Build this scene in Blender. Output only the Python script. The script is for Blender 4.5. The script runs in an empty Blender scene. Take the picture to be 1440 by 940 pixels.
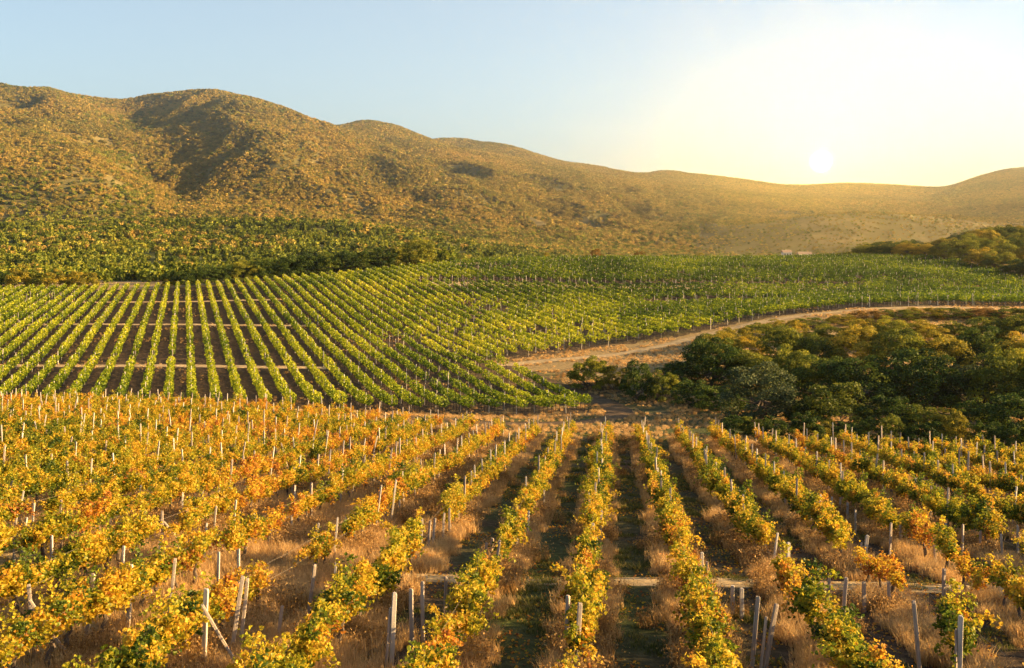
import bpy, math, random
import numpy as np
from mathutils import Vector, Matrix, Euler

sc = bpy.context.scene
COL = sc.collection
R = math.radians

# ------------------------------------------------------------------ camera
F = 1400.0 / 1440.0                      # focal length over picture width
cam_d = bpy.data.cameras.new("camera")
cam_d.sensor_width = 36.0
cam_d.lens = 36.0 * F
cam_d.shift_y = -130.0 / 1440.0          # level view camera with a falling front
cam_d.clip_start = 0.3
cam_d.clip_end = 60000
cam = bpy.data.objects.new("camera", cam_d)
COL.objects.link(cam)
cam.location = (0, 0, 0)
cam.rotation_euler = (R(90), 0, 0)
sc.camera = cam

# ------------------------------------------------------------------ light
SUN_AZ, SUN_EL = 93.0, 15.0              # to the right of the view, low
S = Vector((math.sin(R(SUN_AZ)) * math.cos(R(SUN_EL)), math.cos(R(SUN_AZ)) * math.cos(R(SUN_EL)), math.sin(R(SUN_EL))))
sd = bpy.data.lights.new("sun", 'SUN')
sd.energy = 5.0
sd.angle = R(0.6)
sd.color = (1.0, 0.65, 0.28)
sun = bpy.data.objects.new("sun", sd)
COL.objects.link(sun)
sun.rotation_euler = S.to_track_quat('Z', 'Y').to_euler()

world = bpy.data.worlds.new("World")
sc.world = world
world.use_nodes = True
nt = world.node_tree
N, L = nt.nodes, nt.links
bg = N['Background']
sky = N.new('ShaderNodeTexSky')
sky.sky_type = 'NISHITA'
sky.sun_disc = False
sky.sun_elevation = R(SUN_EL)
sky.sun_rotation = R(SUN_AZ)
sky.altitude = 200
sky.air_density = 1.0
sky.dust_density = 1.6
sky.ozone_density = 1.6
geo = N.new('ShaderNodeTexCoord')
G_DIR = Vector((1155 - 720, 1400, 340 - 228)).normalized()   # the bright spot of the low sun
dot = N.new('ShaderNodeVectorMath'); dot.operation = 'DOT_PRODUCT'
L.new(geo.outputs['Generated'], dot.inputs[0]); dot.inputs[1].default_value = G_DIR
ac = N.new('ShaderNodeMath'); ac.operation = 'ARCCOSINE'; ac.use_clamp = False
L.new(dot.outputs['Value'], ac.inputs[0])


def lobe(amp, width, power, col):
    a = N.new('ShaderNodeMath'); a.operation = 'DIVIDE'; L.new(ac.outputs[0], a.inputs[0]); a.inputs[1].default_value = width
    b = N.new('ShaderNodeMath'); b.operation = 'POWER'; L.new(a.outputs[0], b.inputs[0]); b.inputs[1].default_value = power
    c = N.new('ShaderNodeMath'); c.operation = 'MULTIPLY'; L.new(b.outputs[0], c.inputs[0]); c.inputs[1].default_value = -1
    d = N.new('ShaderNodeMath'); d.operation = 'EXPONENT'; L.new(c.outputs[0], d.inputs[0])
    e = N.new('ShaderNodeMath'); e.operation = 'MULTIPLY'; L.new(d.outputs[0], e.inputs[0]); e.inputs[1].default_value = amp
    v = N.new('ShaderNodeVectorMath'); v.operation = 'SCALE'; v.inputs[0].default_value = col; L.new(e.outputs[0], v.inputs['Scale'])
    return v.outputs[0]


def vadd(a, b):
    v = N.new('ShaderNodeVectorMath'); v.operation = 'ADD'; L.new(a, v.inputs[0]); L.new(b, v.inputs[1])
    return v.outputs[0]


SKY_STR = 0.05
# the glow round the low sun, in units of final radiance
g = vadd(vadd(lobe(2350.0, R(0.21), 2.0, (1, 0.62, 0.10)), lobe(0.075, R(62.0), 2.0, (0.86, 0.94, 0.86))),
         vadd(lobe(0.09, R(2.6), 1.1, (1, 0.88, 0.5)), lobe(0.020, R(26.0), 1.7, (1, 0.90, 0.9))))
sg = N.new('ShaderNodeVectorMath'); sg.operation = 'SCALE'; sg.inputs['Scale'].default_value = 1.0 / SKY_STR
L.new(g, sg.inputs[0])
L.new(vadd(sky.outputs[0], sg.outputs[0]), bg.inputs[0])
bg.inputs[1].default_value = SKY_STR
world.cycles.sampling_method = 'MANUAL'
world.cycles.sample_map_resolution = 4096

sc.view_settings.view_transform = 'Standard'
sc.view_settings.look = 'None'
sc.view_settings.exposure = 2.03
sc.view_settings.gamma = 1.0
sc.render.engine = 'CYCLES'
cy = sc.cycles
cy.max_bounces = 5
cy.diffuse_bounces = 2
cy.glossy_bounces = 1
cy.transmission_bounces = 3
cy.transparent_max_bounces = 4
cy.volume_bounces = 0
cy.use_denoising = True
cy.caustics_reflective = cy.caustics_refractive = False

# ------------------------------------------------------------------ helpers
rng = np.random.default_rng(7)


def tag(o, label=None, cat=None, group=None, kind=None):
    if label: o['label'] = label
    if cat: o['category'] = cat
    if group: o['group'] = group
    if kind: o['kind'] = kind
    return o


def link(name, data, parent=None, loc=None):
    o = bpy.data.objects.new(name, data)
    COL.objects.link(o)
    if parent is not None: o.parent = parent
    if loc is not None: o.location = loc
    return o


def mesh_np(name, V, F_, mats=(), tint=None, smooth=False, midx=None):
    """V (n,3); F_ list of (m,k) int arrays."""
    me = bpy.data.meshes.new(name)
    F_ = [f for f in F_ if len(f)]
    nl = sum(f.size for f in F_); nf = sum(len(f) for f in F_)
    me.vertices.add(len(V)); me.vertices.foreach_set('co', np.ascontiguousarray(V, dtype=np.float32).ravel())
    me.loops.add(nl); me.loops.foreach_set('vertex_index', np.concatenate([f.ravel() for f in F_]).astype(np.int32))
    cnt = np.concatenate([np.full(len(f), f.shape[1]) for f in F_])
    st = np.concatenate([[0], np.cumsum(cnt)[:-1]])
    me.polygons.add(nf)
    me.polygons.foreach_set('loop_start', st.astype(np.int32))
    try: me.polygons.foreach_set('loop_total', cnt.astype(np.int32))
    except Exception: pass
    for m in mats: me.materials.append(m)
    if midx is not None: me.polygons.foreach_set('material_index', np.asarray(midx, dtype=np.int32))
    me.update(calc_edges=True)
    me.polygons.foreach_set('use_smooth', np.full(nf, smooth))
    if tint is not None:
        a = me.attributes.new('tint', 'FLOAT', 'FACE'); a.data.foreach_set('value', np.asarray(tint, dtype=np.float32))
    me.validate()
    return me


class Bag:
    """collects pieces of geometry for one mesh"""
    def __init__(self): self.V = []; self.F = []; self.T = []; self.M = []; self.n = 0
    def add(self, V, Fs, t=0.5, m=0):
        self.V.append(V)
        for f in Fs:
            if len(f) == 0: continue
            self.F.append(f + self.n)
            self.T.append(np.full(len(f), t) if np.isscalar(t) else t)
            self.M.append(np.full(len(f), m))
        self.n += len(V)
    def mesh(self, name, mats, smooth=False):
        return mesh_np(name, np.concatenate(self.V), self.F, mats, np.concatenate(self.T), smooth, np.concatenate(self.M))


def norm(a): return a / (np.linalg.norm(a, axis=-1, keepdims=True) + 1e-9)


LEAF4 = (np.array([[0, -.5, 0], [.42, .02, .13], [0, .55, -.04], [-.42, .02, .13]]), np.array([[0, 1, 2, 3]]))
LEAF6 = (np.array([[0, -.35, 0], [.46, -.22, .1], [.36, .2, .12], [0, .55, -.1], [-.36, .2, .12], [-.46, -.22, .1]]),
         np.array([[0, 1, 2, 3], [0, 3, 4, 5]]))


def leaves(P, size, nbias=None, tmpl=LEAF4, rs=rng):
    """one small folded leaf per point, turned at random round a biased normal"""
    n = len(P)
    nrm = rs.normal(size=(n, 3))
    if nbias is not None: nrm = norm(nrm) + nbias
    nrm = norm(nrm)
    a = norm(np.cross(nrm, rs.normal(size=(n, 3))))
    b = np.cross(nrm, a)
    T, Fc = tmpl
    sz = np.broadcast_to(np.asarray(size), (n,))[:, None, None]
    V = (T[None, :, 0, None] * a[:, None] + T[None, :, 1, None] * b[:, None] + T[None, :, 2, None] * nrm[:, None]) * sz + P[:, None]
    k = len(T)
    Fx = (Fc[None] + (np.arange(n) * k)[:, None, None]).reshape(-1, Fc.shape[1])
    return V.reshape(-1, 3), Fx, len(Fc)


def tube(P, r, sides=6, cap=True):
    P = np.asarray(P, float); r = np.broadcast_to(np.asarray(r, float), (len(P),))
    T = norm(np.gradient(P, axis=0))
    ref = np.array([0, 0, 1.0]) if abs(T[0, 2]) < .9 else np.array([1.0, 0, 0])
    A = norm(np.cross(T, ref)); B = np.cross(T, A)
    th = np.arange(sides) / sides * 2 * math.pi
    V = (P[:, None] + r[:, None, None] * (np.cos(th)[None, :, None] * A[:, None] + np.sin(th)[None, :, None] * B[:, None])).reshape(-1, 3)
    q = []
    for i in range(len(P) - 1):
        for j in range(sides):
            k = (j + 1) % sides
            q.append((i * sides + j, i * sides + k, (i + 1) * sides + k, (i + 1) * sides + j))
    fs = [np.array(q)]
    if cap:
        fs.append(np.array([[(len(P) - 1) * sides + j for j in range(sides)]]))
    return V, fs


# value noise -----------------------------------------------------
_perm = np.random.default_rng(3).random((256, 256))


def vnoise(x, y):
    xi = np.floor(x).astype(int); yi = np.floor(y).astype(int)
    fx = x - xi; fy = y - yi
    fx = fx * fx * (3 - 2 * fx); fy = fy * fy * (3 - 2 * fy)
    p = lambda a, b: _perm[a % 256, b % 256]
    return (p(xi, yi) * (1 - fx) + p(xi + 1, yi) * fx) * (1 - fy) + (p(xi, yi + 1) * (1 - fx) + p(xi + 1, yi + 1) * fx) * fy


def fbm(x, y, o=4):
    s = 0; a = .5; t = 0
    for i in range(o):
        s = s + a * vnoise(x + 17.3 * i, y + 5.1 * i); t += a
        x = x * 2.03; y = y * 2.03; a *= .5
    return s / t


# ------------------------------------------------------------------ lie of the land
# for each distance, the height of the ground along directions (x is the direction: 720 is straight ahead, 1400 = 45 degrees)
C10 = [0, 240, 480, 600, 720, 850, 960, 1100, 1250, 1440]
LV = []


def lvz(Y, z, cols=C10): LV.append((Y, cols, z))


def lvp(Y, cols, py): LV.append((Y, cols, [(340 - p) * Y / 1400 for p in py]))


lvz(0.0, [-7.7] * 10)
lvz(30, [-10.5, -10.6, -10.8, -10.9, -10.9, -10.9, -10.9, -11, -11, -11.1])
lvz(60, [-13.2, -13.5, -13.9, -14.1, -14.2, -14.2, -14.2, -14.2, -14.4, -14.6])
lvz(85, [-15.4, -15.7, -16.3, -16.7, -16.9, -16.9, -16.9, -16.9, -17.1, -17.4])
lvz(100, [-16.9, -17.0, -17.5, -17.9, -18.1, -18.1, -18, -18, -18.6, -19.2])
lvz(115, [-18.6, -18.7, -18.9, -19.2, -19.3, -19.0, -18.4, -18.6, -19.2, -20])
lvz(140, [-17.9, -17.9, -18.2, -18.4, -18.1, -17.6, -17.0, -16.8, -17, -17.5])
lvz(165, [-16.8, -16.8, -17.2, -17.5, -17.5, -17.2, -16.0, -14.8, -14.2, -14.4])
lvz(182, [-16.1, -16.1, -16.4, -16.7, -16.9, -16.6, -15.3, -13.6, -12.2, -12.4])
lvz(220, [-14.9, -14.9, -14.2, -14.3, -14.4, -14.6, -14, -13.2, -12.9, -13.0])
lvz(270, [-13.2, -13.2, -11, -9.8, -9.6, -10.2, -10, -9.8, -9.3, -9.8])
lvz(310, [-13.2, -13, -9.5, -7.4, -6.6, -7, -7.2, -7.3, -6.8, -5.2])
lvz(340, [-13.4, -13.2, -10.5, -8, -5.8, -6.2, -6.6, -6.6, -5.4, -2.0])
lvz(400, [-16, -15, -13, -11, -9, -10, -11, -10, -4.5, 3.0])
lvz(480, [-15, -15, -14, -15, -18, -20, -20, -18, -8, 2])
lvz(650, [-2, -3, -4, -9, -16, -20, -20, -15, -16, -6])
lvz(850, [12, 15, 14, 5, -12, -20, -20, -17, -18, -12])
MC = [-200, 0, 100, 190, 250, 330, 420, 520, 640, 760, 900, 1050, 1180, 1300, 1440, 1650]
lvz(1100, [20, 14, 10, 8, 6, 5, 5, 3, -2, -8, -15, -20, -22, -20, -14, -5], MC)
lvz(1400, [150, 120, 112, 70, 40, 62, 52, 38, 36, 18, 8, 22, 44, 40, 18, 20], MC)
lvz(1750, [260, 212, 198, 150, 118, 196, 150, 130, 104, 72, 46, 38, 38, 38, 34, 60], MC)
lvp(2100, MC, [116, 128, 140, 168, 160, 142, 172, 205, 230, 252, 275, 293, 301, 303, 290, 280])
lvp(2400, [-200, 0, 75, 150, 230, 310, 350, 400, 440, 470, 515, 560, 640, 760, 900, 1050, 1180, 1300, 1370, 1440, 1650],
    [120, 130, 137, 141, 137, 133, 138, 156, 174, 186, 186, 194, 212, 236, 260, 277, 287, 289, 282, 275, 262])
lvp(2850, [-200, 0, 310, 420, 470, 485, 515, 545, 570, 600, 640, 700, 760, 790, 850, 900, 1050, 1180, 1300, 1370, 1440, 1650],
    [160, 160, 165, 176, 182, 178, 174, 178, 186, 197, 212, 220, 230, 236, 246, 254, 270, 278, 281, 262, 252, 235])
lvp(3400, [-200, 0, 400, 600, 620, 640, 680, 720, 760, 790, 850, 905, 930, 960, 1000, 1060, 1100, 1150, 1185, 1240, 1300, 1330, 1350, 1370, 1400, 1420, 1440, 1650],
    [190, 190, 190, 205, 200, 200, 205, 211, 222, 231, 240, 249, 243, 246, 251, 258, 265, 264, 261, 263, 267, 269, 263, 254, 245, 241, 240, 230])
lvz(4300, [120] * 16, MC)
lvz(6500, [30] * 16, MC)
PXT = np.linspace(-500, 1950, 491)
_sig = 2.2
_k = np.exp(-0.5 * (np.arange(-8, 9) / _sig) ** 2); _k /= _k.sum()
_k2 = np.exp(-0.5 * (np.arange(-24, 25) / 8.) ** 2); _k2 /= _k2.sum()
LY = np.array([l[0] for l in LV], float)
_T = []
for Y_, c_, z_ in LV:
    row = np.interp(PXT, c_, z_)
    kk = _k if Y_ > 1900 else _k2
    _T.append(np.convolve(np.pad(row, len(kk) // 2, 'edge'), kk, 'valid'))
_T = np.array(_T)
# monotone cubic slopes along the distance
_h = np.diff(LY)[:, None]; _d = np.diff(_T, axis=0) / _h
_m = np.zeros_like(_T)
_w1 = 2 * _h[1:] + _h[:-1]; _w2 = _h[1:] + 2 * _h[:-1]
with np.errstate(divide='ignore', invalid='ignore'):
    hm = (_w1 + _w2) / (_w1 / _d[:-1] + _w2 / _d[1:])
_m[1:-1] = np.where(_d[:-1] * _d[1:] > 0, hm, 0)
_m[0] = _d[0]; _m[-1] = _d[-1]


def zbase(X, Y):
    X = np.asarray(X, float); Y = np.asarray(Y, float)
    Yc = np.maximum(Y, 0.0)
    px = 720 + 1400 * X / np.maximum(Y, 25.0)
    f = np.clip((px - PXT[0]) / (PXT[1] - PXT[0]), 0, len(PXT) - 1.001)
    c = f.astype(int); fc = f - c
    i = np.clip(np.searchsorted(LY, Yc, 'right') - 1, 0, len(LY) - 2)
    h = LY[i + 1] - LY[i]; t = (Yc - LY[i]) / h
    g0 = lambda A, k: A[k, c] * (1 - fc) + A[k, c + 1] * fc
    a, b, ma, mb = g0(_T, i), g0(_T, i + 1), g0(_m, i), g0(_m, i + 1)
    t2 = t * t; t3 = t2 * t
    z = (2 * t3 - 3 * t2 + 1) * a + (t3 - 2 * t2 + t) * h * ma + (-2 * t3 + 3 * t2) * b + (t3 - t2) * h * mb
    return z + np.where(Y < 0, -0.03 * Y, 0)


def ss(a, b, x):
    t = np.clip((x - a) / (b - a), 0, 1); return t * t * (3 - 2 * t)


def zg(X, Y):
    """height of the ground"""
    X = np.asarray(X, float); Y = np.asarray(Y, float)
    z = zbase(X, Y)
    far = ss(1150, 1600, Y) * (1 - ss(3900, 6000, Y))
    rid = 1 - np.abs(2 * fbm(X / 330 + Y / 900 + 3.1, Y / 700 + 1.7, 4) - 1) * 2.0
    rid2 = 1 - np.abs(2 * fbm(X / 120 + 9.1, Y / 260 + 4.7, 3) - 1) * 2.0
    px = 720 + 1400 * X / np.maximum(Y, 25.0)
    left = 1 - 0.65 * ss(900, 1150, px)
    crest = 1 - 0.7 * ss(1950, 2400, Y)
    z = z + far * left * crest * ((34 - 14 * ss(380, 520, px)) * (rid - .55) + 14 * (rid2 - .5))
    mid = ss(430, 700, Y) * (1 - ss(1200, 1700, Y))
    z = z + mid * 5 * (fbm(X / 90, Y / 110 + 8, 3) - .5) * (1 - ss(900, 1100, px) * .6)
    z = z + 0.25 * (fbm(X / 9, Y / 9, 2) - .5) * ss(10, 40, Y)
    return z


def at(px, Y): return (px - 720) / 1400.0 * Y


def ray_ground(px, py, y0=18., y1=200.):
    """first point where the line of sight meets the ground"""
    Y = np.arange(y0, y1, .05)
    X = at(px, Y); zr = (340 - py) / 1400.0 * Y
    k = np.nonzero(zr <= zg(X, Y))[0]
    y = Y[k[0]] if len(k) else y1
    return float(at(px, y)), float(y), float(zg(at(px, y), y))


def inpoly(X, Y, poly):
    c = np.zeros(np.shape(X), bool); n = len(poly)
    for i in range(n):
        x1, y1 = poly[i]; x2, y2 = poly[(i + 1) % n]
        if y1 == y2: continue
        c ^= ((y1 > Y) != (y2 > Y)) & (X < (x2 - x1) * (Y - y1) / (y2 - y1) + x1)
    return c


def P2(l): return [(at(p, y), y) for p, y in l]


GREEN = P2([(-420, 109), (0, 110), (240, 111), (480, 108), (600, 108), (700, 107), (800, 106), (838, 107), (822, 112), (790, 119),
            (755, 127), (715, 137), (690, 148), (760, 153), (850, 162), (960, 168), (1040, 177.5), (1120, 184), (1200, 188), (1320, 190), (1450, 187),
            (1760, 184), (1760, 250), (1440, 258), (1380, 286), (1300, 316), (1190, 338), (1100, 342), (930, 338), (850, 330), (760, 322), (690, 312), (600, 297),
            (480, 288), (250, 276), (0, 262), (-420, 248)])


def y_edge(px): return np.interp(px, [-300, 0, 300, 480, 600, 850, 1100, 1440, 1800], [106, 104, 101, 97, 92, 87, 80, 72, 64])


# ------------------------------------------------------------------ materials
def mat(name): 
    m = bpy.data.materials.new(name); m.use_nodes = True
    m.node_tree.nodes.clear()
    return m


def nd(m, t, **k):
    n = m.node_tree.nodes.new(t)
    for a, b in k.items(): setattr(n, a, b)
    return n


def ramp(m, stops, interp='LINEAR'):
    r = nd(m, 'ShaderNodeValToRGB'); r.color_ramp.interpolation = interp
    e = r.color_ramp.elements
    while len(e) < len(stops): e.new(.5)
    for i, (p, c) in enumerate(stops): e[i].position = p; e[i].color = (*c, 1)
    return r


def leaf_mat(name, stops, trans=.45, orand=.25, nscale=0, rough=.6, gloss=0.012):
    m = mat(name); lk = m.node_tree.links.new
    at_ = nd(m, 'ShaderNodeAttribute', attribute_name='tint')
    oi = nd(m, 'ShaderNodeObjectInfo')
    mr = nd(m, 'ShaderNodeMath', operation='MULTIPLY_ADD'); lk(oi.outputs['Random'], mr.inputs[0]); mr.inputs[1].default_value = orand; mr.inputs[2].default_value = -orand / 2
    ad = nd(m, 'ShaderNodeMath', operation='ADD'); lk(at_.outputs['Fac'], ad.inputs[0]); lk(mr.outputs[0], ad.inputs[1])
    src = ad.outputs[0]
    if nscale:
        g_ = nd(m, 'ShaderNodeNewGeometry'); nz = nd(m, 'ShaderNodeTexNoise'); nz.inputs['Scale'].default_value = nscale; nz.inputs['Detail'].default_value = 3
        lk(g_.outputs['Position'], nz.inputs['Vector'])
        m2 = nd(m, 'ShaderNodeMath', operation='MULTIPLY_ADD'); lk(nz.outputs['Fac'], m2.inputs[0]); m2.inputs[1].default_value = .9; m2.inputs[2].default_value = -.45
        a2 = nd(m, 'ShaderNodeMath', operation='ADD'); lk(src, a2.inputs[0]); lk(m2.outputs[0], a2.inputs[1]); src = a2.outputs[0]
    r = ramp(m, stops); lk(src, r.inputs[0])
    d = nd(m, 'ShaderNodeBsdfDiffuse'); t = nd(m, 'ShaderNodeBsdfTranslucent')
    lk(r.outputs[0], d.inputs[0]); lk(r.outputs[0], t.inputs[0])
    mx = nd(m, 'ShaderNodeMixShader'); mx.inputs[0].default_value = trans; lk(d.outputs[0], mx.inputs[1]); lk(t.outputs[0], mx.inputs[2])
    gl = nd(m, 'ShaderNodeBsdfGlossy'); gl.inputs['Roughness'].default_value = .45; gl.inputs[0].default_value = (1, 1, 1, 1)
    m3 = nd(m, 'ShaderNodeMixShader'); m3.inputs[0].default_value = gloss; lk(mx.outputs[0], m3.inputs[1]); lk(gl.outputs[0], m3.inputs[2])
    o = nd(m, 'ShaderNodeOutputMaterial'); lk(m3.outputs[0], o.inputs[0])
    return m


M = {}
M['vine'] = leaf_mat('vine_leaf', [(0, (.04, .075, .01)), (.2, (.15, .19, .015)), (.38, (.42, .37, .025)), (.58, (.66, .42, .035)), (.78, (.52, .22, .03)), (1, (.22, .07, .025))], .5, .16)
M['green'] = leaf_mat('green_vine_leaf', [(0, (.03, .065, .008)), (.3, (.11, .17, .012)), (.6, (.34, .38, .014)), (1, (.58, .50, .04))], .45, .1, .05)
M['tree_dark'] = leaf_mat('dark_tree_leaf', [(0, (.014, .030, .008)), (.5, (.055, .095, .014)), (1, (.17, .20, .02))], .3, .3)
M['tree_olive'] = leaf_mat('olive_tree_leaf', [(0, (.035, .055, .010)), (.5, (.16, .185, .02)), (1, (.42, .37, .03))], .35, .3)
M['tree_gold'] = leaf_mat('gold_tree_leaf', [(0, (.07, .075, .012)), (.5, (.32, .27, .025)), (1, (.58, .38, .035))], .35, .3)
M['tree_grey'] = leaf_mat('grey_tree_leaf', [(0, (.030, .045, .018)), (.5, (.075, .10, .036)), (1, (.16, .18, .07))], .25, .3)
M['tree_rust'] = leaf_mat('rust_tree_leaf', [(0, (.07, .05, .014)), (.5, (.26, .15, .03)), (1, (.46, .26, .06))], .35, .3)
M['hill_leaf'] = leaf_mat('hillside_leaf', [(0, (.08, .10, .018)), (.35, (.22, .19, .035)), (.65, (.40, .29, .055)), (1, (.56, .36, .09))], .25, .45, .0045)
M['pine_leaf'] = leaf_mat('pine_needles', [(0, (.02, .04, .008)), (.5, (.14, .18, .016)), (1, (.40, .36, .04))], .25, .5, .006)
M['dry'] = leaf_mat('dry_grass_blades', [(0, (.36, .22, .08)), (.5, (.66, .43, .18)), (1, (.80, .58, .28))], .45, .3)
M['rust'] = leaf_mat('rusty_weed_stalks', [(0, (.14, .08, .03)), (.5, (.36, .21, .07)), (1, (.62, .40, .16))], .4, .35)
M['grass'] = leaf_mat('short_green_grass', [(0, (.05, .07, .015)), (.5, (.12, .14, .025)), (1, (.36, .28, .09))], .4, .5)


def wood_mat(name, c1, c2, scale=9):
    m = mat(name); lk = m.node_tree.links.new
    tc = nd(m, 'ShaderNodeTexCoord'); mp = nd(m, 'ShaderNodeMapping'); mp.inputs['Scale'].default_value = (scale * 4, scale * 4, scale * .35)
    lk(tc.outputs['Object'], mp.inputs[0])
    nz = nd(m, 'ShaderNodeTexNoise'); nz.inputs['Scale'].default_value = 1.0; nz.inputs['Detail'].default_value = 6; lk(mp.outputs[0], nz.inputs['Vector'])
    oi = nd(m, 'ShaderNodeObjectInfo')
    ad = nd(m, 'ShaderNodeMath', operation='MULTIPLY_ADD'); lk(oi.outputs['Random'], ad.inputs[0]); ad.inputs[1].default_value = .3; lk(nz.outputs['Fac'], ad.inputs[2])
    r = ramp(m, [(.3, c1), (.62, c2), (.9, tuple(min(1, x * 1.25) for x in c2))]); lk(ad.outputs[0], r.inputs[0])
    b = nd(m, 'ShaderNodeBsdfPrincipled'); b.inputs['Roughness'].default_value = .85; lk(r.outputs[0], b.inputs['Base Color'])
    bp = nd(m, 'ShaderNodeBump'); bp.inputs['Strength'].default_value = .5; bp.inputs['Distance'].default_value = .02; lk(nz.outputs['Fac'], bp.inputs['Height']); lk(bp.outputs[0], b.inputs['Normal'])
    o = nd(m, 'ShaderNodeOutputMaterial'); lk(b.outputs[0], o.inputs[0])
    return m


M['post'] = wood_mat('weathered_post', (.16, .12, .09), (.36, .30, .24))
M['concrete'] = wood_mat('pale_concrete_post', (.24, .21, .18), (.44, .40, .34), 4)
M['bark'] = wood_mat('dark_bark', (.025, .018, .013), (.09, .065, .045))


def ground_mat():
    m = mat('vineyard_earth_and_grass'); lk = m.node_tree.links.new
    g_ = nd(m, 'ShaderNodeNewGeometry'); at_ = nd(m, 'ShaderNodeAttribute', attribute_name='zone')
    sp = nd(m, 'ShaderNodeSeparateColor'); lk(at_.outputs['Color'], sp.inputs[0])

    def noise(s, d=6, dist=0.):
        n = nd(m, 'ShaderNodeTexNoise'); n.inputs['Scale'].default_value = s; n.inputs['Detail'].default_value = d; n.inputs['Roughness'].default_value = .65
        n.inputs['Distortion'].default_value = dist; lk(g_.outputs['Position'], n.inputs['Vector']); return n
    nf, nm, nl, nh = noise(2.6, 8), noise(.45, 6, .6), noise(.07, 5, .5), noise(.012, 6, .4)

    def mask(zone, n, k=.9, sharp=6.):
        a = nd(m, 'ShaderNodeMath', operation='MULTIPLY_ADD'); lk(n.outputs['Fac'], a.inputs[0]); a.inputs[1].default_value = k; lk(zone, a.inputs[2])
        b = nd(m, 'ShaderNodeMath', operation='SUBTRACT'); lk(a.outputs[0], b.inputs[0]); b.inputs[1].default_value = .5 + k / 2
        c = nd(m, 'ShaderNodeMath', operation='MULTIPLY_ADD', use_clamp=True); lk(b.outputs[0], c.inputs[0]); c.inputs[1].default_value = sharp; c.inputs[2].default_value = .5
        return c.outputs[0]

    def mix(f, a, b):
        x = nd(m, 'ShaderNodeMix', data_type='RGBA'); lk(f, x.inputs[0]); lk(a, x.inputs[6]); lk(b, x.inputs[7]); return x.outputs[2]
    soil = ramp(m, [(.25, (.035, .024, .015)), (.5, (.078, .053, .032)), (.75, (.17, .118, .068))]); lk(nf.outputs['Fac'], soil.inputs[0])
    dry = ramp(m, [(.25, (.16, .11, .045)), (.5, (.33, .235, .10)), (.8, (.50, .37, .18))]); lk(nf.outputs['Fac'], dry.inputs[0])
    grn = ramp(m, [(.25, (.035, .05, .014)), (.55, (.075, .10, .024)), (.8, (.16, .15, .045))]); lk(nf.outputs['Fac'], grn.inputs[0])
    hil = ramp(m, [(.35, (.11, .10, .03)), (.54, (.16, .135, .045)), (.72, (.28, .21, .09))]); lk(nh.outputs['Fac'], hil.inputs[0])
    c = mix(mask(sp.outputs[0], nm), soil.outputs[0], dry.outputs[0])
    c = mix(mask(sp.outputs[1], nl, .9, 4.), c, grn.outputs[0])
    c = mix(sp.outputs[2], c, hil.outputs[0])
    b = nd(m, 'ShaderNodeBsdfPrincipled'); b.inputs['Roughness'].default_value = 1.0; b.inputs['Specular IOR Level'].default_value = .1; lk(c, b.inputs['Base Color'])
    bp = nd(m, 'ShaderNodeBump'); bp.inputs['Strength'].default_value = .9; bp.inputs['Distance'].default_value = .16; lk(nf.outputs['Fac'], bp.inputs['Height']); lk(bp.outputs[0], b.inputs['Normal'])
    o = nd(m, 'ShaderNodeOutputMaterial'); lk(b.outputs[0], o.inputs[0])
    return m


def dirt_mat(name, c1, c2, c3):
    m = mat(name); lk = m.node_tree.links.new
    g_ = nd(m, 'ShaderNodeNewGeometry')
    n = nd(m, 'ShaderNodeTexNoise'); n.inputs['Scale'].default_value = 1.1; n.inputs['Detail'].default_value = 9; n.inputs['Roughness'].default_value = .7
    lk(g_.outputs['Position'], n.inputs['Vector'])
    r = ramp(m, [(.3, c1), (.5, c2), (.72, c3)]); lk(n.outputs['Fac'], r.inputs[0])
    b = nd(m, 'ShaderNodeBsdfPrincipled'); b.inputs['Roughness'].default_value = 1.0; b.inputs['Specular IOR Level'].default_value = .1; lk(r.outputs[0], b.inputs['Base Color'])
    bp = nd(m, 'ShaderNodeBump'); bp.inputs['Strength'].default_value = .8; bp.inputs['Distance'].default_value = .12; lk(n.outputs['Fac'], bp.inputs['Height']); lk(bp.outputs[0], b.inputs['Normal'])
    o = nd(m, 'ShaderNodeOutputMaterial'); lk(b.outputs[0], o.inputs[0])
    return m


M['ground'] = ground_mat()
M['tan'] = dirt_mat('tan_dirt', (.22, .16, .07), (.42, .31, .16), (.58, .45, .26))
M['dirt'] = dirt_mat('brown_dirt', (.06, .04, .022), (.11, .075, .042), (.2, .14, .08))

# ------------------------------------------------------------------ the ground, one sheet to the horizon
ys = list(np.arange(-50, 200, 1.6)); ys += list(np.arange(200, 420, 2.2))
y = ys[-1]
while y < 4400: y *= 1.013; ys.append(y)
while y < 5900: y += 150; ys.append(y)
ys = np.array(ys)
sx = np.linspace(-.62, .62, 440); ext = np.array([.68, .76, .88, 1.05, 1.4])
sx = np.concatenate([-ext[::-1], sx, ext])
GY, GS = np.meshgrid(ys, sx, indexing='ij')
GX = GS * (GY + 62)
GZ = zg(GX, GY)
ny, nx = GX.shape
V = np.stack([GX, GY, GZ], -1).reshape(-1, 3)
ii = np.arange(ny - 1)[:, None] * nx + np.arange(nx - 1)[None]
Fq = np.stack([ii, ii + 1, ii + nx + 1, ii + nx], -1).reshape(-1, 4)
me = mesh_np('ground', V, [Fq], [M['ground']], smooth=True)
px = 720 + 1400 * V[:, 0] / np.maximum(V[:, 1], 25)
X_, Y_ = V[:, 0], V[:, 1]
ye = y_edge(px)
near = Y_ < ye
zr = np.zeros(len(V)); zgn = np.zeros(len(V)); zh = np.zeros(len(V))
zr[near] = (.62 - .42 * ss(430, 640, px) + .12 * ss(1000, 1300, px))[near]
zgn[near] = (.28 + .22 * ss(560, 720, px) * (1 - ss(1000, 1300, px)))[near]
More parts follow.
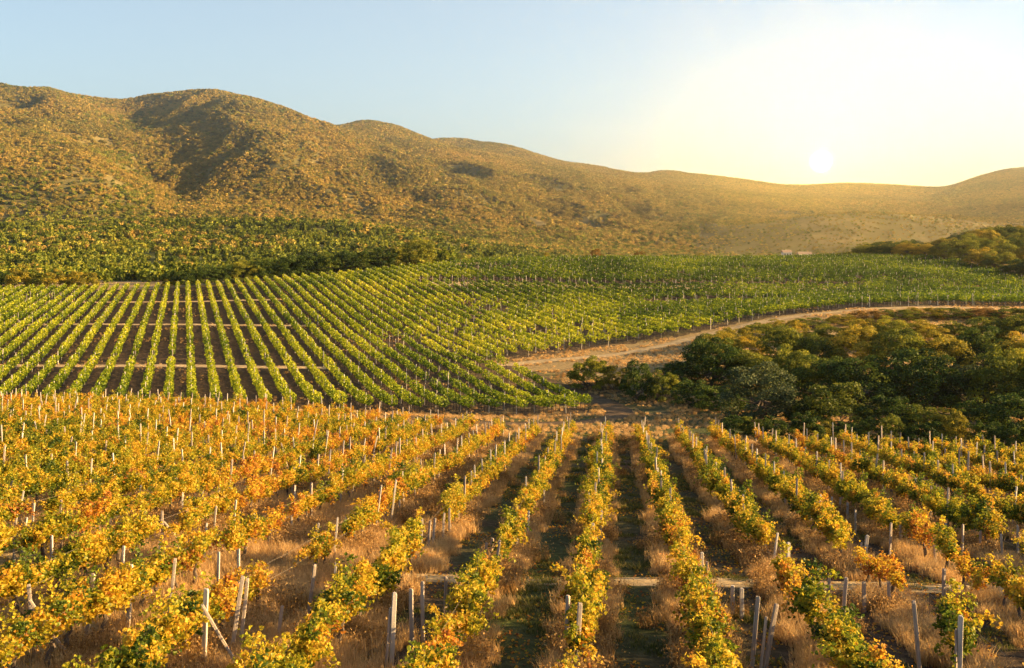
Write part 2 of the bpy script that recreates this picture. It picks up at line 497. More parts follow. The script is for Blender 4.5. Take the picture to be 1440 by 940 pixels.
ing = inpoly(X_, Y_, GREEN)
zr[ing] = (.22 + .2 * ss(500, 700, px))[ing]
zgn[ing] = (.12 + .22 * ss(620, 860, px))[ing]
oth = ~near & ~ing & (Y_ < 430)
zr[oth] = (.42 + .30 * ss(118, 150, Y_))[oth]
zgn[oth] = (.5 - .2 * ss(118, 150, Y_))[oth]
zh[Y_ >= 430] = 1; zgn[(Y_ >= 340) & (Y_ < 1000)] = .7
zh = np.where((Y_ > 330) & ~ing, ss(330, 1150, Y_), zh * ss(330, 1150, Y_))
ca = me.attributes.new('zone', 'FLOAT_COLOR', 'POINT')
ca.data.foreach_set('color', np.stack([zr, zgn, zh, np.ones(len(V))], -1).astype(np.float32).ravel())
tag(link('ground', me), kind='structure')


def spline(pts, n=12):
    P = np.array(pts, float); out = []
    Q = np.vstack([2 * P[0] - P[1], P, 2 * P[-1] - P[-2]])
    for i in range(1, len(Q) - 2):
        for t in np.arange(n) / n:
            out.append(.5 * (2 * Q[i] + (Q[i + 1] - Q[i - 1]) * t + (2 * Q[i - 1] - 5 * Q[i] + 4 * Q[i + 1] - Q[i + 2]) * t * t + (3 * Q[i] - Q[i - 1] - 3 * Q[i + 1] + Q[i + 2]) * t ** 3))
    out.append(P[-1])
    return np.array(out)


TRACKS = []


def ribbon(name, pts, hw, m, lift=.06, n=None):
    c = spline(P2(pts), 14)
    # even steps
    sl = np.concatenate([[0], np.cumsum(np.linalg.norm(np.diff(c, axis=0), axis=1))])
    k = int(sl[-1] / (hw * .5)) + 2
    s_ = np.linspace(0, sl[-1], k)
    c = np.stack([np.interp(s_, sl, c[:, 0]), np.interp(s_, sl, c[:, 1])], -1)
    t = norm(np.gradient(c, axis=0)); nn = np.stack([-t[:, 1], t[:, 0]], -1)
    w = np.linspace(-1, 1, 9)
    jl = hw * (.72 + .55 * fbm(s_ / 2.1, s_ * 0 + hw, 3)); jr = hw * (.72 + .55 * fbm(s_ / 2.1, s_ * 0 + 9 + hw, 3))
    wid = np.where(w[None] < 0, jl[:, None], jr[:, None])
    P = c[:, None] + nn[:, None] * (w[None, :, None] * wid[..., None])
    Z = zg(P[..., 0], P[..., 1]) + lift - .05 * np.abs(w)[None] ** 6
    rut = -.035 * np.exp(-((np.abs(w) - .5) / .16) ** 2)[None]
    Vv = np.concatenate([P, (Z + rut)[..., None]], -1).reshape(-1, 3)
    i2 = np.arange(k - 1)[:, None] * 9 + np.arange(8)[None]
    Fq = np.stack([i2, i2 + 1, i2 + 10, i2 + 9], -1).reshape(-1, 4)
    o = link(name, mesh_np(name, Vv, [Fq], [m], smooth=True))
    tag(o, kind='structure')
    TRACKS.append((c, hw))
    return o


ribbon('path', [(705, 144), (745, 147), (800, 149), (870, 152), (930, 158), (960, 162), (1040, 173), (1120, 180), (1200, 184), (1260, 186), (1320, 186), (1400, 184), (1480, 182), (1750, 178)], 1.5, M['tan'])
ribbon('dirt_road', [(200, 105.5), (380, 104), (500, 102), (620, 100), (700, 98), (780, 98.5), (850, 102), (872, 107), (862, 114), (825, 121), (780, 128), (740, 136), (712, 144)], 1.5, M['dirt'])
for k, Yt in enumerate((143, 190, 235)):
    ribbon('path', [(-150, Yt), (0, Yt), (150, Yt), (300, Yt), (470 - 25 * k, Yt - 1)], 1.15, M['tan'])
ribbon('path', [(560, 33.5), (700, 33.2), (800, 33), (950, 32.8), (1100, 32.6), (1250, 32.4), (1600, 32)], .62, M['tan'], .05)
ribbon('path', [(565, 297), (620, 309), (690, 322), (760, 331), (850, 338)], 2.4, M['tan'])
ribbon('path', [(930, 220), (980, 222), (1040, 219), (1085, 214)], 4.0, M['tan'])
ribbon('path', [(1100, 1402), (1150, 1398), (1220, 1405), (1300, 1420), (1370, 1440), (1440, 1460)], 7, M['tan'])
ribbon('path', [(600, 258), (720, 256), (850, 254), (1010, 251), (1200, 246)], 2.8, M['tan'])


def near_track(X, Y, marg=.4):
    X = np.asarray(X); Y = np.asarray(Y); bad = np.zeros(X.shape, bool)
    for c, hw in TRACKS:
        lo, hi = c.min(0) - hw - 1, c.max(0) + hw + 1
        k = np.nonzero((X > lo[0]) & (X < hi[0]) & (Y > lo[1]) & (Y < hi[1]))[0]
        if not len(k): continue
        for a in range(0, len(k), 4000):
            kk = k[a:a + 4000]
            d = ((X[kk, None] - c[None, :, 0]) ** 2 + (Y[kk, None] - c[None, :, 1]) ** 2).min(1)
            bad[kk] |= d < (hw + marg) ** 2
    return bad


# ------------------------------------------------------------------ scatter with geometry nodes (only for what is 'stuff')
HID = {}


def src_collection(name, objs):
    c = bpy.data.collections.new(name)       # never linked to the scene: only a source of meshes
    for o in objs: c.objects.link(o)
    HID[name] = c
    return c


def scatter(name, coll, P, rz, scl, idx, tilt=None):
    me = bpy.data.meshes.new(name)
    n = len(P)
    me.vertices.add(n); me.vertices.foreach_set('co', np.asarray(P, np.float32).ravel())
    rot = np.zeros((n, 3), np.float32); rot[:, 2] = rz
    if tilt is not None: rot[:, 0] = tilt[:, 0]; rot[:, 1] = tilt[:, 1]
    a = me.attributes.new('rot', 'FLOAT_VECTOR', 'POINT'); a.data.foreach_set('vector', rot.ravel())
    s3 = np.asarray(scl, np.float32)
    if s3.ndim == 1: s3 = np.repeat(s3[:, None], 3, 1)
    a = me.attributes.new('scl', 'FLOAT_VECTOR', 'POINT'); a.data.foreach_set('vector', np.ascontiguousarray(s3).ravel())
    a = me.attributes.new('idx', 'INT', 'POINT'); a.data.foreach_set('value', np.asarray(idx, np.int32))
    o = link(name, me)
    ng = bpy.data.node_groups.new(name, 'GeometryNodeTree')
    ng.interface.new_socket('Geometry', in_out='INPUT', socket_type='NodeSocketGeometry')
    ng.interface.new_socket('Geometry', in_out='OUTPUT', socket_type='NodeSocketGeometry')
    A = ng.nodes.new; lk = ng.links.new
    gi, go = A('NodeGroupInput'), A('NodeGroupOutput')
    ci = A('GeometryNodeCollectionInfo'); ci.inputs['Collection'].default_value = coll
    ci.inputs['Separate Children'].default_value = True; ci.inputs['Reset Children'].default_value = True
    ip = A('GeometryNodeInstanceOnPoints'); ip.inputs['Pick Instance'].default_value = True

    def attr(nm, t):
        x = A('GeometryNodeInputNamedAttribute'); x.data_type = t; x.inputs['Name'].default_value = nm
        return x.outputs['Attribute']
    lk(gi.outputs[0], ip.inputs['Points']); lk(ci.outputs[0], ip.inputs['Instance'])
    lk(attr('idx', 'INT'), ip.inputs['Instance Index']); lk(attr('scl', 'FLOAT_VECTOR'), ip.inputs['Scale'])
    e2r = A('FunctionNodeEulerToRotation'); lk(attr('rot', 'FLOAT_VECTOR'), e2r.inputs[0]); lk(e2r.outputs[0], ip.inputs['Rotation'])
    lk(ip.outputs[0], go.inputs[0])
    md = o.modifiers.new('scatter', 'NODES'); md.node_group = ng
    return o


def visible(X, Y, Z, m=60):
    Yc = np.maximum(Y, 1)
    px = 720 + 1400 * X / Yc; py = 340 - 1400 * Z / Yc
    return (Y > 5) & (px > -m) & (px < 1440 + m) & (py < 940 + m)


# ------------------------------------------------------------------ grapevines
def vine_meshes(seed, fam):
    rs = np.random.default_rng(seed)
    # trunk and two arms along the wire (local y)
    B = Bag()
    h = rs.uniform(.72, .9)
    n = 8; t = np.linspace(0, 1, n)
    px_ = np.cumsum(rs.normal(0, .03, n)); py_ = np.cumsum(rs.normal(0, .045, n)); px_ -= px_[0]; py_ -= py_[0]
    tr = np.stack([px_, py_, t * h - .05], -1)
    B.add(*tube(tr, np.linspace(.055, .038, n) * (1 + .25 * rs.random(n)), 6))
    arms = []
    for s in (-1, 1):
        m = 8; u = np.linspace(0, 1, m)
        a = np.stack([tr[-1, 0] + np.cumsum(rs.normal(0, .02, m)), tr[-1, 1] + s * u * rs.uniform(.55, .8), tr[-1, 2] + .12 * np.sin(u * 2.4) + np.cumsum(rs.normal(0, .02, m))], -1)
        a[0] = tr[-1]; B.add(*tube(a, np.linspace(.034, .014, m), 5)); arms.append(a)
    # shoots that rise from the arms, arch over and carry the leaves
    ns, ln = {'green': (30, 1.0), 'gold': (27, .95), 'rust': (15, .85)}[fam]
    LP, LT, Ls = [], [], []
    for i in range(ns):
        a = arms[i % 2]; p0 = a[rs.integers(1, len(a))]
        k = rs.integers(12, 22); L_ = ln * rs.uniform(.45, 1.05); u = np.linspace(0, 1, k)
        dx = rs.normal(0, .21); dy = rs.normal(0, .42); up = rs.uniform(.35, 1.0)
        if i % 9 == 3: L_ *= 1.35; up = 1.0; dx *= 1.4
        sh = np.stack([p0[0] + dx * u, p0[1] + dy * u, p0[2] + L_ * up * np.sin(u * rs.uniform(1.5, 2.9)) * .8 - .15 * u * u], -1)
        sh[:, :2] += np.cumsum(rs.normal(0, .018, (k, 2)), 0)
        if i % 2 == 0 or fam == 'rust': B.add(*tube(sh[::2], np.linspace(.008, .004, len(sh[::2])), 3, False))
        r = 4 if fam != 'rust' else 3
        q = np.repeat(sh, r, 0) + rs.normal(0, .065, (k * r, 3))
        base = {'green': .25, 'gold': .41, 'rust': .62}[fam] + rs.normal(0, .17)
        LP.append(q); LT.append(base + rs.normal(0, .08, len(q)) + .12 * (rs.random(len(q)) < .06)); Ls.append(rs.uniform(.055, .118, len(q)))
    # low inner leaves
    P_ = np.concatenate(LP); T_ = np.clip(np.concatenate(LT), .0, 1)
    P_[:, 2] = np.maximum(P_[:, 2], .3)
    V_, F_, pf = leaves(P_, np.concatenate(Ls), np.array([0, 0, .45]), LEAF6, rs)
    fo = mesh_np('foliage', V_, [F_], [M['vine']], np.repeat(T_, pf))
    tk = B.mesh('trunk', [M['bark']])
    return tk, fo


FAM = [vine_meshes(100 + i, f) for i, f in enumerate(['green'] * 4 + ['gold'] * 6 + ['rust'] * 3)]
FNAME = ['green'] * 4 + ['gold'] * 6 + ['rust'] * 3

ROW_T = 0.1036
RD = np.array([ROW_T, 1.0]) / math.hypot(ROW_T, 1)      # along the near rows
RN = np.array([RD[1], -RD[0]])
ROW_A = math.atan2(RD[0], RD[1])
U0, DU = -0.85, 3.02


def xy_uv(u, v): return RN[0] * u + RD[0] * v, RN[1] * u + RD[1] * v


def rowk(X, Y): return int(round((X * RN[0] + Y * RN[1] - U0) / DU))


# posts that can be pointed at: foot and top
HP = [(41, 821, 48, 925, 0, 1), (184, 794, 180, 886, 5, 0), (131, 807, 121, 901, 1, 0), (246, 786, 237, 872, 0, 0), (290, 828, 286, 943, 5, 1),
      (341, 811, 325, 921, 1, 0), (348, 814, 337, 917, 0, 0), (308, 776, 306, 851, 4, 0), (336, 772, 335, 860, 4, 0), (443, 795, 432, 880, 0, 0),
      (473, 790, 466, 858, 4, 0), (291, 736, 287, 794, 4, 0), (268, 746, 267, 797, 3, 0), (225, 760, 224, 822, 4, 0), (174, 768, 171, 832, 2, 0),
      (73, 753, 73, 812, 4, 0), (21, 757, 19, 805, 2, 0), (40, 727, 30, 777, 4, 0), (228, 719, 229, 770, 3, 1), (263, 715, 263, 766, 2, 0),
      (357, 722, 355, 770, 1, 0), (379, 720, 379, 764, 3, 0), (304, 712, 299, 756, 2, 0), (308, 682, 307, 726, 4, 0), (332, 703, 327, 750, 2, 0),
      (475, 728, 470, 785, 4, 0), (448, 736, 442, 775, 2, 0), (397, 853, 390, 908, 3, 0), (182, 733, 177, 775, 2, 0), (415, 683, 413, 720, 2, 0),
      (411, 715, 409, 750, 2, 0), (257, 693, 256, 730, 2, 0), (33, 691, 26, 728, 4, 0), (17, 677, 7, 712, 2, 0), (24, 709, 21, 748, 2, 0), (86, 703, 84, 745, 3, 0),
      (98, 681, 97, 720, 2, 0), (46, 640, 42, 672, 2, 0), (198, 683, 190, 718, 2, 0), (218, 663, 213, 695, 2, 0), (249, 672, 242, 706, 4, 0),
      (199, 709, 196, 742, 2, 0), (48, 708, 44, 750, 2, 0), (238, 657, 237, 682, 2, 0), (285, 685, 284, 714, 3, 0),
      (555, 834, 550, 944, 5, 2), (578, 828, 579, 916, 1, 0), (594, 818, 595, 909, 3, 0), (627, 811, 626, 872, 0, 0), (816, 848, 810, 958, 1, 0),
      (799, 837, 797, 912, 1, 0), (594, 729, 592, 785, 4, 0), (632, 715, 632, 760, 3, 0), (645, 708, 644, 744, 3, 0), (625, 722, 622, 768, 3, 0),
      (612, 729, 608, 773, 3, 0), (605, 732, 602, 778, 3, 0), (487, 727, 484, 772, 4, 0), (562, 698, 561, 728, 2, 0), (692, 763, 689, 792, 1, 0), (703, 760, 694, 822, 3, 0),
      (684, 775, 683, 800, 1, 0), (723, 739, 721, 780, 1, 0), (730, 732, 726, 775, 3, 0), (744, 719, 742, 758, 2, 0), (834, 736, 834, 786, 5, 0),
      (839, 756, 838, 792, 3, 0), (846, 718, 843, 768, 2, 0), (829, 769, 829, 790, 1, 0), (825, 777, 825, 805, 5, 0), (817, 801, 817, 830, 3, 0), (765, 692, 764, 716, 2, 0),
      (1066, 838, 1056, 952, 1, 0), (1094, 851, 1074, 948, 1, 2), (1285, 845, 1294, 955, 0, 0), (1351, 866, 1348, 966, 5, 2), (1215, 823, 1215, 862, 1, 0),
      (1190, 812, 1185, 870, 1, 0), (1167, 807, 1164, 850, 3, 0), (1095, 750, 1087, 799, 4, 0), (1109, 763, 1107, 826, 5, 0), (1078, 743, 1075, 790, 3, 0),
      (1220, 753, 1213, 806, 5, 2), (1254, 736, 1251, 786, 3, 0), (1266, 739, 1268, 772, 3, 0), (1314, 749, 1315, 792, 3, 0), (1328, 800, 1327, 845, 1, 0),
      (1250, 829, 1250, 862, 1, 0), (1356, 738, 1353, 782, 3, 0), (1330, 737, 1331, 768, 2, 0), (1379, 747, 1378, 780, 3, 0), (1386, 728, 1386, 775, 2, 0),
      (1408, 752, 1409, 785, 2, 0), (1203, 717, 1203, 752, 4, 0), (1274, 680, 1271, 708, 2, 0), (987, 778, 987, 815, 5, 0), (994, 794, 993, 830, 3, 0), (967, 742, 967, 768, 3, 0),
      (1192, 712, 1192, 735, 1, 0), (1182, 705, 1181, 727, 3, 0), (1170, 700, 1170, 726, 2, 0), (1391, 702, 1391, 730, 2, 0), (1431, 739, 1431, 778, 2, 0),
      (1030, 829, 1030, 868, 5, 0), (1043, 836, 1043, 872, 5, 0)]
posts = []      # X, Y, z, variant, lean_x, lean_y, height, brace
for xt, yt, xb, yb, var, br in HP:
    X, Y, z = ray_ground(xb, yb)
    zt = (340 - yt) / 1400 * Y; xt_ = at(xt, Y)
    h = max(.9, min(2.1, math.hypot(zt - z, xt_ - X)))
    posts.append((X, Y, z, var, math.atan2(xt_ - X, zt - z), 0.0, h, br))
hx = np.array([(p[0], p[1]) for p in posts])

vp = []
for k in range(-27, 18):
    v = 12.0 + rng.uniform(0, 1)
    while v < 125:
        X, Y = xy_uv(U0 + DU * k + rng.normal(0, .10), v)
        v += rng.uniform(1.05, 1.4)
        pxv = 720 + 1400 * X / Y
        if Y > y_edge(pxv) - 1.5 + rng.uniform(-1, 1) or Y < 18: continue
        sp = .88 + .05 * ss(45, 60, Y)
        if pxv < 560: sp += .10 - .13 * (1 - ss(28, 38, Y))
        elif pxv > 1000: sp -= .10 * (1 - ss(24, 30, Y))
        cl = vnoise(np.array(X / 3.5 + 40), np.array(Y / 3.5))
        if cl < (1 - sp) * 1.15 + .04: continue
        if 32.2 < Y < 33.9 and pxv > 620: continue
        dy = hx[:, 1] - Y; dx = np.abs(hx[:, 0] - X * hx[:, 1] / Y)
        if ((dy > .1) & (dy < 1.9) & (dx < .42)).any() and Y < 42 and rng.random() < .7: continue
        vp.append((X, Y, k))
vp = np.array(vp)
vz = zg(vp[:, 0], vp[:, 1])
ok = visible(vp[:, 0], vp[:, 1], vz + 1.2, 330) | (vp[:, 1] < 30) & (np.abs(vp[:, 0]) < 26) & (vp[:, 1] > 19)
vp, vz = vp[ok], vz[ok]
order = np.argsort(vp[:, 1]); vp, vz = vp[order], vz[order]
# family from a slow noise: greener patches, rusty sparse ones
fn = fbm(vp[:, 0] / 7 + 11, vp[:, 1] / 7, 2) + rng.normal(0, .10, len(vp)) + .05 * (vp[:, 1] > 55)
fam = np.where(fn < .37, 0, np.where(fn < .68, 1, 2))
fi = np.where(fam == 0, rng.integers(0, 4, len(vp)), np.where(fam == 1, rng.integers(4, 10, len(vp)), rng.integers(10, 13, len(vp))))
vs = rng.uniform(.86, 1.16, len(vp)) * (1 + .08 * (vp[:, 1] * 0 + (720 + 1400 * vp[:, 0] / vp[:, 1] < 600))) * np.where(fam == 0, 1.08, 1)
vr = -ROW_A + rng.normal(0, .12, len(vp)) + math.pi * rng.integers(0, 2, len(vp))
vis = visible(vp[:, 0], vp[:, 1], vz + 1.0, 30)

ORD = ['first', 'second', 'third', 'fourth', 'fifth', 'sixth', 'seventh', 'eighth', 'ninth', 'tenth', 'eleventh', 'twelfth', 'thirteenth', 'fourteenth',
       'fifteenth', 'sixteenth', 'seventeenth', 'eighteenth', 'nineteenth', 'twentieth']
ORD += ['twenty ' + o for o in ORD[:9]] + ['thirtieth'] + ['thirty ' + o for o in ORD[:9]] + ['fortieth'] + ['forty ' + o for o in ORD[:9]] + ['fiftieth'] + ['fifty ' + o for o in ORD[:9]] + ['sixtieth'] + ['sixty ' + o for o in ORD[:9]] + ['seventieth'] + ['seventy ' + o for o in ORD[:9]] + ['eightieth'] + ['eighty ' + o for o in ORD[:9]] + ['ninetieth']


def rowname(k):
    if k == 0: return 'the near row running up the middle'
    return 'the %s near row %s of centre' % (ORD[abs(k) - 1].replace(' ', '-'), 'left' if k < 0 else 'right')


VW = {'green': 'leafy green', 'gold': 'golden yellow', 'rust': 'sparse rust brown'}
cnt = {}
NV = 0
rest = []
for i in range(len(vp)):
    if not vis[i] or NV >= 300:
        rest.append(i); continue
    NV += 1
    k = int(vp[i, 2]); cnt[k] = cnt.get(k, 0) + 1
    e = bpy.data.objects.new('grapevine', None); e.empty_display_size = .1; COL.objects.link(e)
    e.location = (vp[i, 0], vp[i, 1], vz[i] - .02); e.rotation_euler = (0, 0, vr[i]); e.scale = (vs[i], vs[i], vs[i] * .9)
    tag(e, '%s grapevine, %s plant in %s' % (VW[FNAME[fi[i]]], ORD[cnt[k] - 1].replace(' ', '-'), rowname(k)), 'grapevine', 'grapevines of the near field')
    link('trunk', FAM[fi[i]][0], e); link('foliage', FAM[fi[i]][1], e)
src = []
for i, (a, b) in enumerate(FAM):
    # trunk and foliage of a distant vine in one source mesh
    Va = np.empty(len(a.vertices) * 3, np.float32); a.vertices.foreach_get('co', Va)
    o1 = bpy.data.objects.new('src_%02d_a' % (2 * i), a); o2 = bpy.data.objects.new('src_%02d_b' % (2 * i), b)
    src += [o1, o2]
cv = src_collection('vine_sources', src)
rest = np.array(rest)
Pr = np.stack([vp[rest, 0], vp[rest, 1], vz[rest] - .02], -1)
o = scatter('grapevines', cv, np.concatenate([Pr, Pr]), np.concatenate([vr[rest]] * 2), np.concatenate([vs[rest]] * 2)[:, None] * np.array([1, 1, .9]), np.concatenate([2 * fi[rest], 2 * fi[rest] + 1]))
tag(o, 'golden rows of grapevines farther down the near field', 'grapevines', kind='stuff')


# ------------------------------------------------------------------ posts
def post_mesh(seed, h=1.7, w=.10, d=.085, m='post'):
    rs = np.random.default_rng(seed)
    lv = [(-.35, 1), (.0, 1), (.35 * h, .98), (.7 * h, .97), (.97 * h, .95), (h, .72)]
    V_ = []
    for z, s in lv:
        cx, cy_ = rs.normal(0, .004, 2)
        c = .22
        for (a, b) in ((-1, -1 + c), (-1 + c, -1), (1 - c, -1), (1, -1 + c), (1, 1 - c), (1 - c, 1), (-1 + c, 1), (-1, 1 - c)):
            V_.append((cx + a * w / 2 * s, cy_ + b * d / 2 * s, z + (rs.normal(0, .006) if z > h * .9 else 0)))
    q = []
    for i in range(len(lv) - 1):
        for j in range(8):
            q.append((i * 8 + j, i * 8 + (j + 1) % 8, (i + 1) * 8 + (j + 1) % 8, (i + 1) * 8 + j))
    top = [[(len(lv) - 1) * 8 + j for j in range(8)]]
    return mesh_np('post', np.array(V_), [np.array(q), np.array(top)], [M[m]], np.full(len(q) + 1, .5))


PM = [post_mesh(i, 1.7, w, d, m) for i, (w, d, m) in enumerate([(.09, .075, 'post'), (.105, .085, 'post'), (.075, .075, 'concrete'), (.09, .065, 'post'), (.07, .07, 'concrete'), (.11, .09, 'concrete')])]
for k in range(-27, 18):
    v = 20 + rng.uniform(0, 3)
    while v < 120:
        X, Y = xy_uv(U0 + DU * k + rng.normal(0, .12), v)
        pxv = 720 + 1400 * X / Y
        v += rng.uniform(1.7, 2.9) if pxv < 620 or pxv > 1150 else rng.uniform(2.4, 3.6)
        if Y > y_edge(pxv): 
            continue
        if Y < 39 and -200 < pxv < 1440 or ((hx[:, 0] - X) ** 2 + (hx[:, 1] - Y) ** 2).min() < 1.7 ** 2: continue
        if 32 < Y < 34: continue
        lean = rng.normal(.02, .09) if pxv < 560 else rng.normal(0, .035)
        posts.append((X, Y, float(zg(X, Y)), int(rng.choice([0, 2, 3, 4, 3, 4])), lean, rng.normal(0, .04), rng.uniform(1.7, 2.05) + .15 * (Y > 50), 0))
posts.sort(key=lambda p: p[1])
cnt = {}; far_posts = []; npost = 0
for X, Y, z, var, lx, ly, h, br in posts:
    if not visible(np.array(X), np.array(Y), np.array(z + 1.2), 4): 
        if Y > 24 and -330 < 720 + 1400 * X / Y < 1770: far_posts.append((X, Y, z, var, lx, ly, h))
        continue
    if npost >= 300: far_posts.append((X, Y, z, var, lx, ly, h)); continue
    npost += 1
    k = rowk(X, Y); cnt[k] = cnt.get(k, 0) + 1
    how = 'left leaning' if lx < -.06 else 'right leaning' if lx > .06 else 'upright'
    what = 'pale concrete' if var in (2, 4, 5) else 'weathered grey'
    rot = (ly, lx, rng.normal(0, .25))
    lab = '%s %s post%s, %s in %s' % (what, how, ' with brace' if br else '', ORD[cnt[k] - 1].replace(' ', '-'), rowname(k))
    if br:
        e = bpy.data.objects.new('vineyard_post', None); COL.objects.link(e); e.location = (X, Y, z); e.empty_display_size = .1
        p_ = link('post', PM[var], e); p_.rotation_euler = rot; p_.scale = (1, 1, h / 1.7)
        b_ = link('brace', PM[3], e)
        if br == 1: b_.location = (.95 if xt < 9999 else 0, -.12, -.05); b_.rotation_euler = (.1, -math.atan2(.72, h * .75), 0.3); b_.scale = (.75, .8, h * .62)
        else: b_.location = (-.12, -.1, -.02); b_.rotation_euler = (-.05, .12 if lx < .1 else lx + .03, .6); b_.scale = (.7, .8, h * .48)
    else:
        e = link('vineyard_post', PM[var]); e.location = (X, Y, z); e.rotation_euler = rot; e.scale = (1, 1, h / 1.7)
    tag(e, lab, 'post', 'posts of the near field')

# trellis wires of the nearest rows
for k in range(-9, 7):
    e = bpy.data.objects.new('trellis', None); COL.objects.link(e)
    vv = np.arange(22, 62, 1.5); x0, y0 = xy_uv(U0 + DU * k, vv)
    e.location = (x0[0], y0[0], float(zg(x0[0], y0[0])))
    tag(e, 'thin sagging wires strung along ' + rowname(k), 'wire', 'trellis wires of the near rows')
    for hh in (.85, 1.35):
        Pw = np.stack([x0, y0, zg(x0, y0) + hh - .05 * np.abs(np.sin(vv * .9))], -1) - np.array(e.location)
        Vw, Fw = tube(Pw, .0022, 4, False)
        link('wire', mesh_np('wire', Vw, Fw, [M['post']], np.full(len(Fw[0]), .5)), e)

# ------------------------------------------------------------------ green vine rows of the far slope
VD = np.array([-.3123, .95]); VD /= np.linalg.norm(VD)
VN = np.array([VD[1], -VD[0]])
W0, DW = -1.8, 2.6
gp = []
for k in range(-50, 90):
    v = np.arange(60, 420, .25)
    w = W0 + DW * k
    X = VN[0] * w + VD[0] * v; Y = VN[1] * w + VD[1] * v
    pxv = 720 + 1400 * X / np.maximum(Y, 1)
    inn = inpoly(X, Y, GREEN) & (pxv > -160) & (pxv < 1590)
    inn &= ~near_track(X, Y, .3)
    # thinner growth on the poor strips
    dens = fbm(X / 16 + 3, Y / 16, 3)
    strip = np.abs(pxv - np.interp(Y, [150, 163, 180, 205, 232, 262], [722, 700, 660, 600, 540, 490])) < 16
    thin = .12 * strip * (vnoise(X / 5, Y / 5) > .3) + ss(560, 640, pxv) * (1 - ss(820, 900, pxv)) * ss(140, 160, Y) * (1 - ss(215, 240, Y)) * .16
    keep = inn & (vnoise(X / 1.6 + k * 7.7, Y / 1.6) > .06 + thin * 1.5 + .35 * (dens < .33))
    Xk, Yk, vk = X[keep], Y[keep], v[keep]
    if len(Xk) < 8: continue
    D = Yk
    per = np.interp(D, [105, 160, 230, 340], [17, 11, 6.5, 4.6])
    sz = np.interp(D, [105, 160, 230, 340], [.24, .30, .40, .48])
    rep = np.floor(per + rng.random(len(per))).astype(int)
    n = rep.sum(); Xr, Yr, sr = np.repeat(Xk, rep), np.repeat(Yk, rep), np.repeat(sz, rep)
    lump = np.repeat(vnoise(Xk / 1.1 + 50 + k * 3.3, Yk / 1.1), rep)
    a_ = rng.uniform(0, 2 * math.pi, n); rr = np.sqrt(rng.uniform(.35, 1, n))
    cx = np.cos(a_) * rr * (.32 + .34 * lump); lf_ = np.repeat(1 - ss(430, 640, pxv[keep]), rep)
    cz = 1.32 - .12 * lf_ + np.sin(a_) * rr * (.30 + .18 * lf_ + .32 * lump) + .15 * lump
    al = rng.uniform(-.15, .15, n)
    Xl = Xr + VN[0] * cx + VD[0] * al; Yl = Yr + VN[1] * cx + VD[1] * al
    Zl = zg(Xl, Yl) + np.maximum(cz, .25)
    P_ = np.stack([Xl, Yl, Zl], -1)
    outw = np.stack([VN[0] * cx, VN[1] * cx, (cz - 1.1)], -1) * .9
    V_, F_, pf = leaves(P_, sr * rng.uniform(.7, 1.25, n), outw)
    T_ = .38 + .28 * (lump - .5) + rng.normal(0, .13, n) + .16 * (np.repeat(dens[keep], rep) - .5) + .22 * (np.repeat(thin[keep], rep) > .05) + .10 * (cz > 1.45) + .03 * lf_ - .24 * np.repeat(ss(560, 700, pxv[keep]) * ss(178, 200, D), rep)  # tint yellows tops as sunlit new growth, darkens upper right in place of shade
    e = bpy.data.objects.new('vine_row', None); e.empty_display_size = .2; COL.objects.link(e)
    c0 = P_.mean(0); c0[2] = float(zg(c0[0], c0[1])); e.location = c0
    side = 'the one running straight up the picture' if k == 0 else ''
    lab = 'green vine row on the far slope, running straight up the slope' if k == 0 else 'green vine row on the far slope, %s to the %s of the straight one' % (ORD[abs(k) - 1].replace(' ', '-'), 'left' if k < 0 else 'right')
    tag(e, lab, 'vine row', 'green vine rows on the far slope')
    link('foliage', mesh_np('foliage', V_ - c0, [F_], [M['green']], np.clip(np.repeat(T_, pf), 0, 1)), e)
    # thin trunks
    st = vk[::5]; Xt, Yt = VN[0] * w + VD[0] * st, VN[1] * w + VD[1] * st
    Zt = zg(Xt, Yt); m_ = len(Xt)
    if m_:
        t4 = np.array([[-.03, 0, -.1], [.03, -.02, -.1], [.02, .03, -.1], [-.02, 0, 1.0], [.03, -.01, 1.0], [.02, .02, 1.0]])
        Vt = (t4[None] + (np.stack([Xt, Yt, Zt], -1) - c0)[:, None]).reshape(-1, 3)
        f4 = np.array([[0, 1, 4, 3], [1, 2, 5, 4], [2, 0, 3, 5]])
        Ft = (f4[None] + (np.arange(m_) * 6)[:, None, None]).reshape(-1, 4)
        tag(link('trunk', mesh_np('trunk', Vt, [Ft], [M['bark']], np.full(len(Ft), .5)), e), kind='stuff')
    for q in np.arange(v[0] + rng.uniform(0, 5.6), v[-1], rng.uniform(4.8, 6.2)):
        q = q + rng.normal(0, .25); X1 = VN[0] * w + VD[0] * q; Y1 = VN[1] * w + VD[1] * q
        if inpoly(np.array(X1), np.array(Y1), GREEN) and -160 < 720 + 1400 * X1 / Y1 < 1590:
            gp.append((X1, Y1, w))
for pt in GREEN[5:22]:
    pass
gp = np.array(gp)
gz = zg(gp[:, 0], gp[:, 1])
psrc = src_collection('post_sources', [bpy.data.objects.new('psrc_%d' % i, m_) for i, m_ in enumerate(PM)])
fp = np.array(far_posts).reshape(-1, 7)
P_ = np.concatenate([np.stack([gp[:, 0], gp[:, 1], gz], -1), fp[:, :3]])
n1, n2 = len(gp), len(fp)
scl = np.ones((n1 + n2, 3)); scl[:n1, 2] = rng.uniform(1.12, 1.34, n1); scl[:n1, :2] = 1.0; scl[n1:, 2] = fp[:, 6] / 1.7
tl = np.zeros((n1 + n2, 2)); tl[:n1] = rng.normal(0, .035, (n1, 2)); tl[n1:, 0] = fp[:, 5]; tl[n1:, 1] = fp[:, 4]
idx = np.concatenate([rng.choice([2, 4, 5], n1), fp[:, 3].astype(int)])
